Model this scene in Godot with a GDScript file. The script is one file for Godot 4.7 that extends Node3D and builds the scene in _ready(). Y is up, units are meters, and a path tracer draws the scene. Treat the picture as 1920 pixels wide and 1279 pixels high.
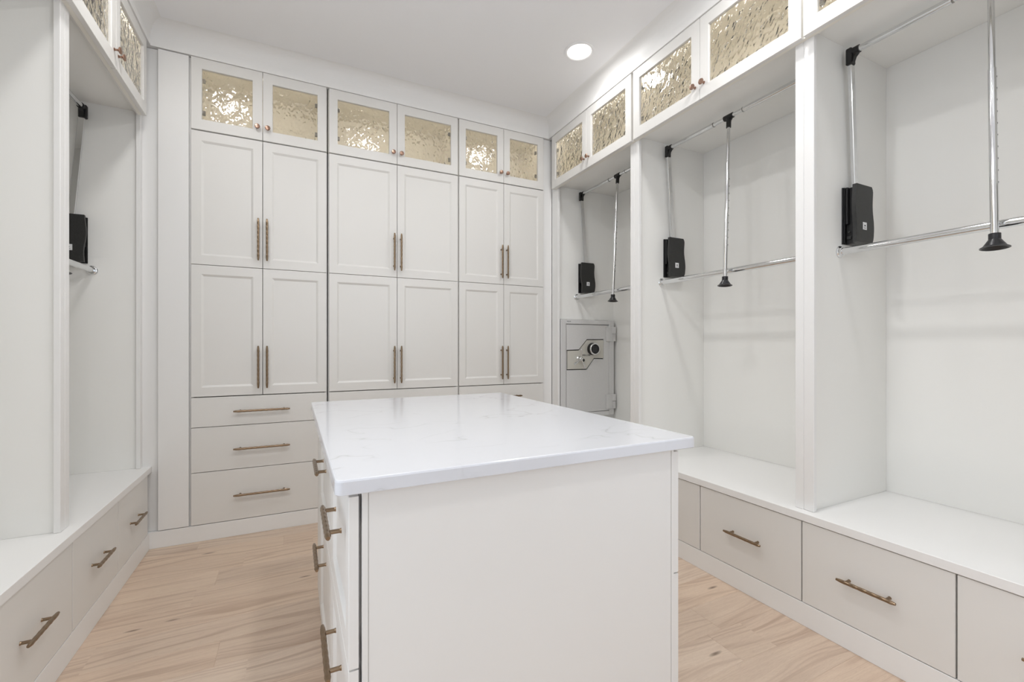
extends Node3D
# A white dressing room: camera above the floor origin, -z runs to the back wall, x runs to the right.

const EYE := 1.17          # lens height
const FOCAL := 837.2       # focal length in pixels of the 1920 x 1279 frame
const ZB := -3.213         # front of the doors on the back wall
const XR := 1.912          # front of drawers and doors on the right
const XL := -0.745         # front of drawers and doors on the left
const CEIL := 3.033
const ROW_BACK := 0.36     # downlight energy by row
const ROW_MID := 0.76
const ROW_NEAR := 0.3
const WINDOW_FRONT := 0.02  # daylight energy
const WINDOW_LEFT := 0.15
const WINDOW_RIGHT := 0.2
const CABINET := 0.082     # light strips in the glass cabinets
const GLASS := [[0.0022, 0.0006], [0.0068, 0.0024]]   # relief of the two faces of the glass
const DAY := Color(0.95, 0.975, 1.0)

var M := {}
var rng := RandomNumberGenerator.new()
var used := {}
var bars := {}

# ------------------------------------------------------------------ shapes
func nst() -> SurfaceTool:
	var st := SurfaceTool.new()
	st.begin(Mesh.PRIMITIVE_TRIANGLES)
	return st

func tri(st: SurfaceTool, a: Vector3, b: Vector3, c: Vector3, n: Vector3) -> void:
	if (b - a).cross(c - a).dot(n) > 0.0:
		var t := b
		b = c
		c = t
	for p in [a, b, c]:
		st.set_normal(n)
		st.add_vertex(p)

func quad(st: SurfaceTool, a: Vector3, b: Vector3, c: Vector3, d: Vector3, n: Vector3) -> void:
	tri(st, a, b, c, n)
	tri(st, a, c, d, n)

# box with chamfered edges
func bx(st: SurfaceTool, x0: float, y0: float, z0: float, x1: float, y1: float, z1: float, bev := 0.001) -> void:
	var lo := Vector3(minf(x0, x1), minf(y0, y1), minf(z0, z1))
	var hi := Vector3(maxf(x0, x1), maxf(y0, y1), maxf(z0, z1))
	var c := (lo + hi) * 0.5
	var h := (hi - lo) * 0.5
	var b: float = minf(bev, minf(h.x, minf(h.y, h.z)) * 0.45)
	var ax := [Vector3.RIGHT, Vector3.UP, Vector3.BACK]
	for k in 3:
		var u: Vector3 = ax[(k + 1) % 3]
		var v: Vector3 = ax[(k + 2) % 3]
		var w: Vector3 = ax[k]
		var hu: float = h[(k + 1) % 3]
		var hv: float = h[(k + 2) % 3]
		var hw: float = h[k]
		for s in [-1.0, 1.0]:
			var o: Vector3 = c + w * hw * s
			quad(st, o - u * (hu - b) - v * (hv - b), o + u * (hu - b) - v * (hv - b), o + u * (hu - b) + v * (hv - b), o - u * (hu - b) + v * (hv - b), w * s)
			for t in [-1.0, 1.0]:   # edge between w face and u face
				var n: Vector3 = (w * s + u * t).normalized()
				var p: Vector3 = c + w * hw * s + u * (hu - b) * t
				var q: Vector3 = c + w * (hw - b) * s + u * hu * t
				quad(st, p - v * (hv - b), p + v * (hv - b), q + v * (hv - b), q - v * (hv - b), n)
	for sx in [-1.0, 1.0]:
		for sy in [-1.0, 1.0]:
			for sz in [-1.0, 1.0]:
				var s := Vector3(sx, sy, sz)
				tri(st, c + s * Vector3(h.x, h.y - b, h.z - b), c + s * Vector3(h.x - b, h.y, h.z - b), c + s * Vector3(h.x - b, h.y - b, h.z), s.normalized())

# surface of revolution round the axis from a along dir; pts are (radius, height)
func lathe(st: SurfaceTool, a: Vector3, dir: Vector3, pts: Array, seg := 20, smooth := true) -> void:
	var w := dir.normalized()
	var u := w.cross(Vector3.UP if absf(w.y) < 0.9 else Vector3.RIGHT).normalized()
	var v := w.cross(u)
	for i in pts.size() - 1:
		var p: Vector2 = pts[i]
		var q: Vector2 = pts[i + 1]
		var sl := Vector2(q.y - p.y, p.x - q.x).normalized()
		for k in seg:
			var t0 := TAU * k / seg
			var t1 := TAU * (k + 1) / seg
			var d0 := u * cos(t0) + v * sin(t0)
			var d1 := u * cos(t1) + v * sin(t1)
			var n0 := (d0 * sl.x + w * sl.y).normalized()
			var n1 := (d1 * sl.x + w * sl.y).normalized()
			if not smooth:
				n0 = (n0 + n1).normalized()
				n1 = n0
			var P := [a + d0 * p.x + w * p.y, a + d1 * p.x + w * p.y, a + d1 * q.x + w * q.y, a + d0 * q.x + w * q.y]
			var N := [n0, n1, n1, n0]
			var mid := (n0 + n1)
			for f in [[0, 1, 2], [0, 2, 3]]:
				var e: Vector3 = (P[f[1]] - P[f[0]]).cross(P[f[2]] - P[f[0]])
				if e.length_squared() < 1e-18:
					continue
				var o: Array = f if e.dot(mid) < 0.0 else [f[0], f[2], f[1]]
				for j in o:
					st.set_normal(N[j])
					st.add_vertex(P[j])

func rod(st: SurfaceTool, a: Vector3, b: Vector3, r: float, seg := 20) -> void:
	var l := (b - a).length()
	lathe(st, a, b - a, [Vector2(0, 0), Vector2(r - 0.001, 0), Vector2(r, 0.001), Vector2(r, l - 0.001), Vector2(r - 0.001, l), Vector2(0, l)], seg)

# prism of a polygon (u, v) in the frame o, U, V, pushed along W
func prism(st: SurfaceTool, o: Vector3, U: Vector3, V: Vector3, W: Vector3, poly: PackedVector2Array, depth: float, smooth_side := false) -> void:
	var idx := Geometry2D.triangulate_polygon(poly)
	for i in range(0, idx.size(), 3):
		var p := [Vector3(), Vector3(), Vector3()]
		for j in 3:
			p[j] = o + U * poly[idx[i + j]].x + V * poly[idx[i + j]].y
		tri(st, p[0], p[1], p[2], -W)
		tri(st, p[0] + W * depth, p[1] + W * depth, p[2] + W * depth, W)
	var cw := Geometry2D.is_polygon_clockwise(poly)
	for i in poly.size():
		var a := poly[i]
		var b := poly[(i + 1) % poly.size()]
		var e := (b - a).normalized()
		var n2 := Vector2(e.y, -e.x)
		if cw:
			n2 = -n2
		var n := (U * n2.x + V * n2.y).normalized()
		var pa := o + U * a.x + V * a.y
		var pb := o + U * b.x + V * b.y
		quad(st, pa, pb, pb + W * depth, pa + W * depth, n)

# frame of a shaker front: U wide, V up, W out; o is the lower left corner of the face
func ring_front(st: SurfaceTool, o: Vector3, U: Vector3, V: Vector3, W: Vector3, w: float, h: float, t: float, fu: float, fv: float, bw: float, rec: float) -> void:
	var e := 0.0012
	var rings := [[0.0, 0.0, -t], [0.0, 0.0, -e], [e, e, 0.0], [fu, fv, 0.0], [fu + bw, fv + bw, -rec], [fu + bw, fv + bw, -t]]
	for i in rings.size() - 1:
		var a: Array = rings[i]
		var b: Array = rings[i + 1]
		var pa := [Vector2(a[0], a[1]), Vector2(w - a[0], a[1]), Vector2(w - a[0], h - a[1]), Vector2(a[0], h - a[1])]
		var pb := [Vector2(b[0], b[1]), Vector2(w - b[0], b[1]), Vector2(w - b[0], h - b[1]), Vector2(b[0], h - b[1])]
		for k in 4:
			var l := (k + 1) % 4
			var A: Vector3 = o + U * pa[k].x + V * pa[k].y + W * a[2]
			var B: Vector3 = o + U * pa[l].x + V * pa[l].y + W * a[2]
			var C: Vector3 = o + U * pb[l].x + V * pb[l].y + W * b[2]
			var D: Vector3 = o + U * pb[k].x + V * pb[k].y + W * b[2]
			var n: Vector3 = (B - A).cross(D - A)
			if n.length_squared() < 1e-16:
				continue
			n = n.normalized()
			var out: Vector3 = [-V, U, V, -U][k]
			if i <= 1:
				if n.dot(out + W) < 0.0:
					n = -n
			elif n.dot(W - out) < 0.0:
				n = -n
			quad(st, A, B, C, D, n)
	# back
	quad(st, o - W * t, o + U * w - W * t, o + U * w + V * fv - W * t, o + V * fv - W * t, -W)
	quad(st, o + V * (h - fv) - W * t, o + U * w + V * (h - fv) - W * t, o + U * w + V * h - W * t, o + V * h - W * t, -W)
	quad(st, o - W * t, o + U * fu - W * t, o + U * fu + V * h - W * t, o + V * h - W * t, -W)
	quad(st, o + U * (w - fu) - W * t, o + U * w - W * t, o + U * w + V * h - W * t, o + U * (w - fu) + V * h - W * t, -W)

func obox(st: SurfaceTool, o: Vector3, U: Vector3, V: Vector3, W: Vector3, u0: float, v0: float, w0: float, u1: float, v1: float, w1: float, bev := 0.001) -> void:
	var a := o + U * u0 + V * v0 + W * w0
	var b := o + U * u1 + V * v1 + W * w1
	bx(st, a.x, a.y, a.z, b.x, b.y, b.z, bev)

# ------------------------------------------------------------------ nodes
func numbered(called: String) -> String:
	if not used.has(called):
		used[called] = 0
		return called
	used[called] += 1
	return "%s_%03d" % [called, used[called]]

func tag(o: Node, label: String, category: String, group := "", kind := "") -> void:
	o.set_meta("label", label)
	o.set_meta("category", category)
	if group != "":
		o.set_meta("group", group)
	if kind != "":
		o.set_meta("kind", kind)

func thing(called: String, label: String, category: String, at: Vector3, group := "") -> Node3D:
	var o := Node3D.new()
	o.name = numbered(called)
	add_child(o)
	o.position = at
	tag(o, label, category, group)
	return o

# commits st (built in world coordinates) as one mesh under parent
func obj(called: String, st: SurfaceTool, mat: Material, parent: Node3D = null) -> MeshInstance3D:
	var mi := MeshInstance3D.new()
	var am := st.commit()
	am.surface_set_material(0, mat)
	mi.mesh = am
	mi.cast_shadow = GeometryInstance3D.SHADOW_CASTING_SETTING_ON
	if parent == null:
		mi.name = numbered(called)
		add_child(mi)
	else:
		mi.name = called
		parent.add_child(mi, true)
		mi.global_transform = Transform3D.IDENTITY
	return mi

func put_mesh(called: String, mesh: Mesh, xf: Transform3D, parent: Node3D) -> MeshInstance3D:
	var mi := MeshInstance3D.new()
	mi.mesh = mesh
	mi.name = called
	parent.add_child(mi, true)
	mi.global_transform = xf
	return mi

func struct(called: String, st: SurfaceTool, mat: Material, label: String, category: String) -> MeshInstance3D:
	var o := obj(called, st, mat)
	tag(o, label, category, "", "structure")
	return o

# ------------------------------------------------------------------ materials
func mat(c: Color, rough: float, metal := 0.0) -> StandardMaterial3D:
	var m := StandardMaterial3D.new()
	m.albedo_color = c
	m.roughness = rough
	m.metallic = metal
	return m

func rgb(r: float, g: float, b: float) -> Color:
	return Color(r / 255.0, g / 255.0, b / 255.0)

func noise(seed_: int, freq: float, type := FastNoiseLite.TYPE_SIMPLEX_SMOOTH, oct := 3) -> FastNoiseLite:
	var n := FastNoiseLite.new()
	n.seed = seed_
	n.frequency = freq
	n.noise_type = type
	n.fractal_octaves = oct
	if oct <= 1:
		n.fractal_type = FastNoiseLite.FRACTAL_NONE
	return n

# oak grain: 2 m along u, 0.66 m along v (four strips of one board width)
func oak_image() -> Image:
	var W := 1280
	var H := 640
	var im := Image.create(W, H, false, Image.FORMAT_RGB8)
	var big := noise(3, 1.0, FastNoiseLite.TYPE_SIMPLEX_SMOOTH, 2)
	var fine := noise(5, 1.0, FastNoiseLite.TYPE_SIMPLEX_SMOOTH, 3)
	var pore := noise(9, 1.0, FastNoiseLite.TYPE_SIMPLEX_SMOOTH, 1)
	var knots := [Vector3(0.52, 0.245, 0.011), Vector3(1.30, 0.285, 0.008), Vector3(0.60, 0.415, 0.009), Vector3(0.47, 0.433, 0.010), Vector3(1.5, 0.40, 0.012), Vector3(1.02, 0.585, 0.011)]
	var light := rgb(232, 211, 190)
	var mid := rgb(221, 198, 178)
	var dark := rgb(194, 168, 147)
	var kn := rgb(92, 74, 60)
	for j in H:
		var v := 0.66 * j / H
		var s := floori(v / 0.165)
		for i in W:
			var u := 2.0 * i / W
			var x := u
			var y := v
			var kd := 0.0
			for k in knots:
				if floori(k.y / 0.165) != s:
					continue
				var dx: float = x - k.x
				var dy: float = y - k.y
				var d2: float = dx * dx * 0.09 + dy * dy
				var r2: float = k.z * k.z
				y += dy * 1.6 * r2 / (d2 + r2) * 1.5
				var core: float = sqrt(dx * dx * 0.10 + dy * dy * 1.6) / k.z
				kd = maxf(kd, clampf(1.1 - core, 0.0, 1.0))
			var warp := big.get_noise_2d(x * 1.1 + s * 31.0, y * 7.0) * 0.03
			var g := fine.get_noise_2d(x * 2.2 + s * 17.0, (y + warp) * 85.0)
			var band := big.get_noise_2d(x * 0.8 + s * 11.0 + 50.0, (y + warp * 1.6) * 26.0)
			var p := pore.get_noise_2d(x * 26.0, y * 820.0)
			var c := mid.lerp(light, clampf(0.5 + g * 0.65 + band * 0.6, 0.0, 1.0))
			c = c.lerp(dark, clampf(-band * 0.95 - 0.10 + g * -0.3, 0.0, 0.85))
			c = c.lerp(dark, clampf((p - 0.35) * 0.7, 0.0, 0.3))
			c = c.lerp(kn, kd * (0.65 + 0.5 * g))
			im.set_pixel(i, j, c)
	im.generate_mipmaps()
	return im

func quartz_image() -> Image:
	var S := 640
	var im := Image.create(S, S, false, Image.FORMAT_RGB8)
	var a := noise(21, 1.7, FastNoiseLite.TYPE_SIMPLEX_SMOOTH, 4)
	var b := noise(33, 0.9, FastNoiseLite.TYPE_SIMPLEX_SMOOTH, 2)
	var base := rgb(219, 220, 224)
	var vein := rgb(168, 166, 164)
	for j in S:
		for i in S:
			var p := Vector2(float(i) / S, float(j) / S)
			# blend the two ends so that the pattern repeats without a seam
			var q := Vector2(p.x * 0.8 + p.y * 0.9, p.y * 1.2 - p.x * 0.5) * 1.3
			var r := absf(a.get_noise_2d(q.x, q.y))
			var mask := clampf(b.get_noise_2d(q.x * 2.0 + 9.0, q.y * 2.0) * 2.4, 0.0, 1.0)
			var k := clampf(1.0 - r / 0.018, 0.0, 1.0) * mask * 0.30 + clampf(1.0 - r / 0.07, 0.0, 1.0) * mask * 0.10
			im.set_pixel(i, j, base.lerp(vein, k))
	im.generate_mipmaps()
	return im

func speckle_image(c: Color, amp: float, seed_: int) -> Image:
	var r := RandomNumberGenerator.new()
	r.seed = seed_
	var im := Image.create(128, 128, false, Image.FORMAT_RGB8)
	for j in 128:
		for i in 128:
			var k := 1.0 + amp * (r.randf() - 0.5)
			im.set_pixel(i, j, Color(c.r * k, c.g * k, c.b * k))
	return im

func tri_tex(m: StandardMaterial3D, im: Image, scale_: float) -> void:
	m.albedo_texture = ImageTexture.create_from_image(im)
	m.albedo_color = Color.WHITE
	m.uv1_triplanar = true
	m.uv1_world_triplanar = true
	m.uv1_scale = Vector3.ONE * scale_

func make_materials() -> void:
	M.paint = mat(rgb(244, 243, 241), 0.42)
	M.door = mat(rgb(233, 231, 227), 0.4)
	M.panel = mat(rgb(248, 247, 243), 0.6)
	M.ceiling = mat(rgb(251, 251, 252), 0.9)
	M.wall = mat(rgb(245, 245, 244), 0.85)
	M.quartz = mat(Color.WHITE, 0.13)
	tri_tex(M.quartz, quartz_image(), 1.0)
	M.chrome = mat(rgb(226, 227, 228), 0.09, 1.0)
	M.bronze = mat(rgb(146, 126, 104), 0.26, 1.0)
	M.copper = mat(rgb(160, 130, 114), 0.25, 1.0)
	M.black = mat(Color.WHITE, 0.5)
	tri_tex(M.black, speckle_image(rgb(40, 40, 39), 0.8, 7), 9.0)
	M.jet = mat(rgb(16, 16, 17), 0.4)
	M.rubber = mat(rgb(34, 34, 37), 0.3)
	M.safe = mat(Color.WHITE, 0.42, 0.15)
	tri_tex(M.safe, speckle_image(rgb(222, 221, 220), 0.06, 11), 6.0)
	M.safe_plate = mat(rgb(214, 211, 202), 0.36, 0.2)
	M.gap = mat(rgb(30, 29, 28), 0.8)
	M.nickel = mat(rgb(150, 148, 144), 0.35, 1.0)
	M.key = mat(rgb(78, 80, 82), 0.5)
	M.sticker = mat(rgb(232, 232, 232), 0.4)
	M.ink = mat(rgb(40, 40, 42), 0.6)
	M.sky = mat(rgb(235, 240, 246), 0.4)
	M.sky.emission_enabled = true
	M.sky.emission = rgb(225, 238, 255)
	M.sky.emission_energy_multiplier = 0.8
	M.lens = mat(rgb(255, 252, 246), 0.5)
	M.lens.emission_enabled = true
	M.lens.emission = rgb(255, 250, 240)
	M.lens.emission_energy_multiplier = 5.0
	M.liner = mat(rgb(240, 236, 226), 0.5)
	M.strip = mat(rgb(255, 240, 214), 0.5)
	M.strip.emission_enabled = true
	M.strip.emission = rgb(255, 246, 230)
	M.strip.emission_energy_multiplier = 1.0
	var g := mat(Color(0.985, 0.974, 0.950, 0.0), 0.07)
	g.transparency = BaseMaterial3D.TRANSPARENCY_ALPHA
	g.refraction_enabled = true
	g.refraction_scale = 0.06
	M.glass = g
	var oak := ImageTexture.create_from_image(oak_image())
	M.oak = []
	for c in [Color(0.965, 0.965, 0.965), Color(0.935, 0.925, 0.918), Color(0.97, 0.958, 0.945), Color(0.95, 0.935, 0.922)]:
		var m := mat(c, 0.5)
		m.albedo_texture = oak
		M.oak.append(m)

# ------------------------------------------------------------------ hardware
# hammered bar of length l along x, standing off along +z, centred on its face point
func bar_mesh(l: float) -> Array:
	if bars.has(l):
		return bars[l]
	var st := nst()
	var n := maxi(8, int(round(l / 0.0145)))
	var seg := 8
	var P := []
	for i in n + 1:
		var t := float(i) / n
		var x := (t - 0.5) * l
		var e: float = minf(t, 1.0 - t) * l
		var r := 0.0072 if i % 2 == 0 else 0.0066
		if e < 0.001:
			r = 0.0046
		var ring := []
		for k in seg:
			var a := TAU * (k + (0.5 if i % 2 == 1 else 0.0)) / seg
			ring.append(Vector3(x, cos(a) * r, 0.0300 + sin(a) * r))
		P.append(ring)
	for i in n:
		for k in seg:
			var odd := i % 2 == 1
			var a: Vector3 = P[i][k]
			var b: Vector3 = P[i][(k + 1) % seg]
			var c: Vector3 = P[i + 1][k]
			var d: Vector3 = P[i + 1][(k + 1) % seg]
			for f in ([[a, b, c], [b, d, c]] if not odd else [[a, d, c], [a, b, d]]):
				var cen: Vector3 = (f[0] + f[1] + f[2]) / 3.0
				var nn: Vector3 = (f[1] - f[0]).cross(f[2] - f[0]).normalized()
				if nn.dot(Vector3(0, cen.y, cen.z - 0.03)) < 0.0:
					nn = -nn
				tri(st, f[0], f[1], f[2], nn)
	for s in [0, n]:
		for k in seg:
			var cx := Vector3(P[s][0].x + (0.0015 if s == n else -0.0015), 0, 0.03)
			tri(st, cx, P[s][k], P[s][(k + 1) % seg], Vector3(1 if s == n else -1, 0, 0))
	var stp := nst()
	for s in [-1.0, 1.0]:
		var px: float = s * (l * 0.5 - minf(0.034, l * 0.16))
		lathe(stp, Vector3(px, 0, 0), Vector3(0, 0, 1), [Vector2(0.0062, 0.0), Vector2(0.0050, 0.004), Vector2(0.0050, 0.029)], 12)
	var bar := st.commit()
	bar.surface_set_material(0, M.bronze)
	var post := stp.commit()
	post.surface_set_material(0, M.bronze)
	# one mesh with two surfaces: bar and posts
	var both := ArrayMesh.new()
	both.add_surface_from_arrays(Mesh.PRIMITIVE_TRIANGLES, bar.surface_get_arrays(0))
	both.surface_set_material(0, M.bronze)
	both.add_surface_from_arrays(Mesh.PRIMITIVE_TRIANGLES, post.surface_get_arrays(0))
	both.surface_set_material(1, M.bronze)
	bars[l] = [both]
	return bars[l]

func handle(at: Vector3, along: Vector3, out: Vector3, l: float, parent: Node3D) -> void:
	var b := Basis(along, out.cross(along), out)
	put_mesh("handle", bar_mesh(l)[0], Transform3D(b, at), parent)

var knob_mesh: ArrayMesh
func knob(at: Vector3, out: Vector3, parent: Node3D) -> void:
	if knob_mesh == null:
		var st := nst()
		lathe(st, Vector3.ZERO, Vector3(0, 0, 1), [Vector2(0.0075, 0), Vector2(0.0075, 0.002), Vector2(0.005, 0.004), Vector2(0.005, 0.014), Vector2(0.012, 0.018), Vector2(0.0155, 0.021), Vector2(0.0155, 0.025), Vector2(0.013, 0.028), Vector2(0, 0.0292)], 8, false)
		knob_mesh = st.commit()
		knob_mesh.surface_set_material(0, M.copper)
	var up := Vector3.UP
	put_mesh("knob", knob_mesh, Transform3D(Basis(up.cross(out), up, out), at), parent)

# wavy textured glass: a displaced sheet with real relief
func glass_pane(o: Vector3, U: Vector3, V: Vector3, W: Vector3, w: float, h: float, salt: float, parent: Node3D) -> void:
	var st := nst()
	var nx := int(w / 0.0042)
	var ny := int(h / 0.0042)
	var cell := FastNoiseLite.new()
	cell.noise_type = FastNoiseLite.TYPE_CELLULAR
	cell.seed = 77
	cell.frequency = 1.0
	cell.cellular_return_type = FastNoiseLite.RETURN_DISTANCE
	cell.fractal_type = FastNoiseLite.FRACTAL_NONE
	cell.cellular_jitter = 0.9
	var wob := noise(14, 1.0, FastNoiseLite.TYPE_SIMPLEX_SMOOTH, 2)
	# gentle waves on the room side, deep cells on the cabinet side
	var pos := PackedVector3Array()
	var nor := PackedVector3Array()
	var idx := PackedInt32Array()
	for face in 2:
		var out := W if face == 0 else -W
		var H := []
		for j in ny + 1:
			var row := PackedFloat32Array()
			for i in nx + 1:
				var u := w * i / nx + salt + face * 3.1
				var v := h * j / ny + salt * 0.7
				var du := wob.get_noise_2d(u * 22.0, v * 16.0) * 0.012
				var c := cell.get_noise_2d((u + du) * 28.0, (v + du * 0.6) * 19.0) + 1.0
				var rim: float = minf(minf(i, nx - i) / 2.0, minf(minf(j, ny - j) / 2.0, 1.0))
				row.append((c * c * GLASS[face][0] + wob.get_noise_2d(u * 55.0 + 7.0, v * 34.0) * GLASS[face][1]) * rim)
			H.append(row)
		var base := pos.size()
		for j in ny + 1:
			for i in nx + 1:
				pos.append(o + U * (w * i / nx) + V * (h * j / ny) + out * (H[j][i] + 0.0025))
				var i0 := maxi(i - 1, 0)
				var i1 := mini(i + 1, nx)
				var j0 := maxi(j - 1, 0)
				var j1 := mini(j + 1, ny)
				var gx: float = (H[j][i1] - H[j][i0]) / (w * (i1 - i0) / nx)
				var gy: float = (H[j1][i] - H[j0][i]) / (h * (j1 - j0) / ny)
				nor.append((out - U * gx - V * gy).normalized())
		var flip := U.cross(V).dot(out) > 0.0
		for j in ny:
			for i in nx:
				var a := base + j * (nx + 1) + i
				var q := [a, a + 1, a + nx + 2, a + nx + 1]
				for f in ([[0, 2, 1], [0, 3, 2]] if flip else [[0, 1, 2], [0, 2, 3]]):
					for k in f:
						idx.append(q[k])
	# the rim closes the sheet
	var loop := PackedInt32Array()
	for i in nx:
		loop.append(i)
	for j in ny:
		loop.append(j * (nx + 1) + nx)
	for i in nx:
		loop.append(ny * (nx + 1) + nx - i)
	for j in ny:
		loop.append((ny - j) * (nx + 1))
	var cnt := (nx + 1) * (ny + 1)
	var turn := U.cross(V).dot(W) > 0.0
	for i in loop.size():
		var a := loop[i]
		var b := loop[(i + 1) % loop.size()]
		for f in ([[a, b, b + cnt], [a, b + cnt, a + cnt]] if turn else [[a, b + cnt, b], [a, a + cnt, b + cnt]]):
			for k in f:
				idx.append(k)
	var arr := []
	arr.resize(Mesh.ARRAY_MAX)
	arr[Mesh.ARRAY_VERTEX] = pos
	arr[Mesh.ARRAY_NORMAL] = nor
	arr[Mesh.ARRAY_INDEX] = idx
	var am := ArrayMesh.new()
	am.add_surface_from_arrays(Mesh.PRIMITIVE_TRIANGLES, arr)
	am.surface_set_material(0, M.glass)
	put_mesh("glass_pane", am, Transform3D.IDENTITY, parent)

# ------------------------------------------------------------------ furniture builders
# a solid shaker door in the frame o (lower left of the front), U, V, W
func shaker_door(called: String, o: Vector3, U: Vector3, W: Vector3, w: float, h: float, parent: Node3D, fu := 0.050, fv := 0.055) -> MeshInstance3D:
	var V := Vector3.UP
	var st := nst()
	ring_front(st, o, U, V, W, w, h, 0.019, fu, fv, 0.012, 0.008)
	var d := obj(called, st, M.door, parent)
	var sp := nst()
	obox(sp, o, U, V, W, fu + 0.010, fv + 0.010, -0.016, w - fu - 0.010, h - fv - 0.010, -0.0082, 0.0003)
	obj("panel", sp, M.door, d)
	return d

func glass_door(o: Vector3, U: Vector3, W: Vector3, w: float, h: float, knob_right: bool, salt: float, parent: Node3D) -> void:
	var V := Vector3.UP
	var st := nst()
	var fu := 0.053
	var fv := 0.063
	ring_front(st, o, U, V, W, w, h, 0.020, fu, fv, 0.0015, 0.004)
	var d := obj("door", st, M.door, parent)
	glass_pane(o + U * (fu - 0.002) + V * (fv - 0.002) - W * 0.0150, U, V, W, w - 2 * fu + 0.004, h - 2 * fv + 0.004, salt, d)
	var ku := w - 0.027 if knob_right else 0.027
	knob(o + U * ku + V * 0.075, W, d)
	# hinge plates of the pane side away from the knob
	for v in [fv + 0.035, h - fv - 0.075]:
		var sh := nst()
		var hu := fu + 0.002 if knob_right else w - fu - 0.016
		obox(sh, o, U, V, W, hu, v, -0.034, hu + 0.014, v + 0.026, -0.0215, 0.001)
		obj("hinge", sh, M.nickel, d)

# glass cabinet along U from a to b (door gap in the middle at m)
func glass_cabinet(label: String, o: Vector3, U: Vector3, W: Vector3, w: float, split: float, depth: float, salt: float) -> void:
	var t := thing("glass_cabinet", label, "cabinet", o + U * w * 0.5 - W * depth * 0.5, "glass cabinets under the ceiling")
	var V := Vector3.UP
	var st := nst()
	var dd := minf(depth, 0.36)
	obox(st, o, U, V, W, -0.005, 0.0455, -dd, 0.012, 0.428, -0.0205)
	obox(st, o, U, V, W, w - 0.012, 0.0455, -dd, w + 0.005, 0.428, -0.0205)
	obox(st, o, U, V, W, -0.005, 0.0455, -dd - 0.012, w + 0.005, 0.428, -dd)
	obox(st, o, U, V, W, 0.012, 0.0455, -dd, w - 0.012, 0.063, -0.0205)
	obox(st, o, U, V, W, 0.012, 0.414, -dd, w - 0.012, 0.428, -0.0205)
	obox(st, o, U, V, W, -0.005, 0.002, -0.040, w + 0.005, 0.0455, -0.0205)
	obj("body", st, M.liner, t)
	# warm lighting strip under the cabinet top, behind the doors
	var sl := nst()
	obox(sl, o, U, V, W, 0.04, 0.4075, -0.060, w - 0.04, 0.4138, -0.046, 0.001)
	obj("light_strip", sl, M.strip, t)
	var led := AreaLight3D.new()
	led.name = "strip_lamp"
	led.area_size = Vector2(w - 0.08, 0.014)
	led.light_color = Color(1.0, 0.97, 0.92)
	led.light_energy = CABINET * w
	led.area_range = 12.0
	led.shadow_enabled = true
	t.add_child(led)
	var aim := (Vector3.DOWN * 0.9 - W * 0.43).normalized()
	led.global_transform = Transform3D(Basis(U, -aim.cross(U), -aim).orthonormalized(), o + U * w * 0.5 + V * 0.405 - W * 0.053)
	glass_door(o, U, W, split - 0.0013, 0.428, true, salt, t)
	glass_door(o + U * (split + 0.0013), U, W, w - split - 0.0013, 0.428, false, salt + 3.3, t)

func drawer_front(o: Vector3, U: Vector3, W: Vector3, w: float, h: float, parent: Node3D, hl: float, hv: float, hu := -1.0) -> void:
	var st := nst()
	obox(st, o, U, Vector3.UP, W, 0, 0, -0.019, w, h, 0, 0.0012)
	var d := obj("drawer_front", st, M.door, parent)
	handle(o + U * (w * 0.5 if hu < 0.0 else hu) + Vector3.UP * hv, U, W, hl, d)

# the open hanging bay; zf far panel face, zn near panel face, s = +1 right wall, -1 left wall
func fx(s: float, x: float) -> float:   # a right-wall x mirrored to the left wall when s < 0
	return x if s > 0.0 else 1.168 - x

func hanging_bay(label: String, s: float, zf: float, zn: float, f0: float, f1: float, n0: float, n1: float, safe_hole := false) -> void:
	var t := thing("hanging_bay", label, "wardrobe", Vector3(fx(s, 2.25), 0.472, (zf + zn) * 0.5), "open hanging bays")
	for z in [[zf - 0.019, zf, zf], [zn, zn + 0.019, zn]]:
		var st := nst()
		if safe_hole and z[2] == zf:
			bx(st, fx(s, 1.9705), 0.472, z[0], fx(s, 1.974), 2.5, z[1])
			bx(st, fx(s, 1.974), 1.392, z[0], fx(s, 2.555), 2.5, z[1])
			bx(st, fx(s, 1.974), 0.472, z[0], fx(s, 2.555), 0.556, z[1])
			bx(st, fx(s, 2.530), 0.556, z[0], fx(s, 2.555), 1.392, z[1])
		else:
			bx(st, fx(s, 1.9705), 0.472, z[0], fx(s, 2.555), 2.5, z[1])
		obj("side_panel", st, M.panel, t)
	var sb := nst()
	bx(sb, fx(s, 2.555), 0.472, zf - 0.019, fx(s, 2.567), 2.5, zn + 0.019)
	obj("back_panel", sb, M.panel, t)
	var sc := nst()
	bx(sc, fx(s, 1.9705), 2.5, zf - 0.019, fx(s, 2.567), 2.505, zn + 0.019, 0.0004)
	obj("top_panel", sc, M.panel, t)
	for z in [[f0, f1], [n0, n1]]:
		var ss := nst()
		bx(ss, fx(s, 1.950), 0.4725, z[0], fx(s, 1.970), 2.4985, z[1], 0.0016)
		obj("stile", ss, M.paint, t)
	var sr := nst()
	bx(sr, fx(s, 1.9505), 2.478, f1 + 0.0005, fx(s, 1.970), 2.4985, n0 - 0.0005, 0.0016)
	obj("rail", sr, M.paint, t)

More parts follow.
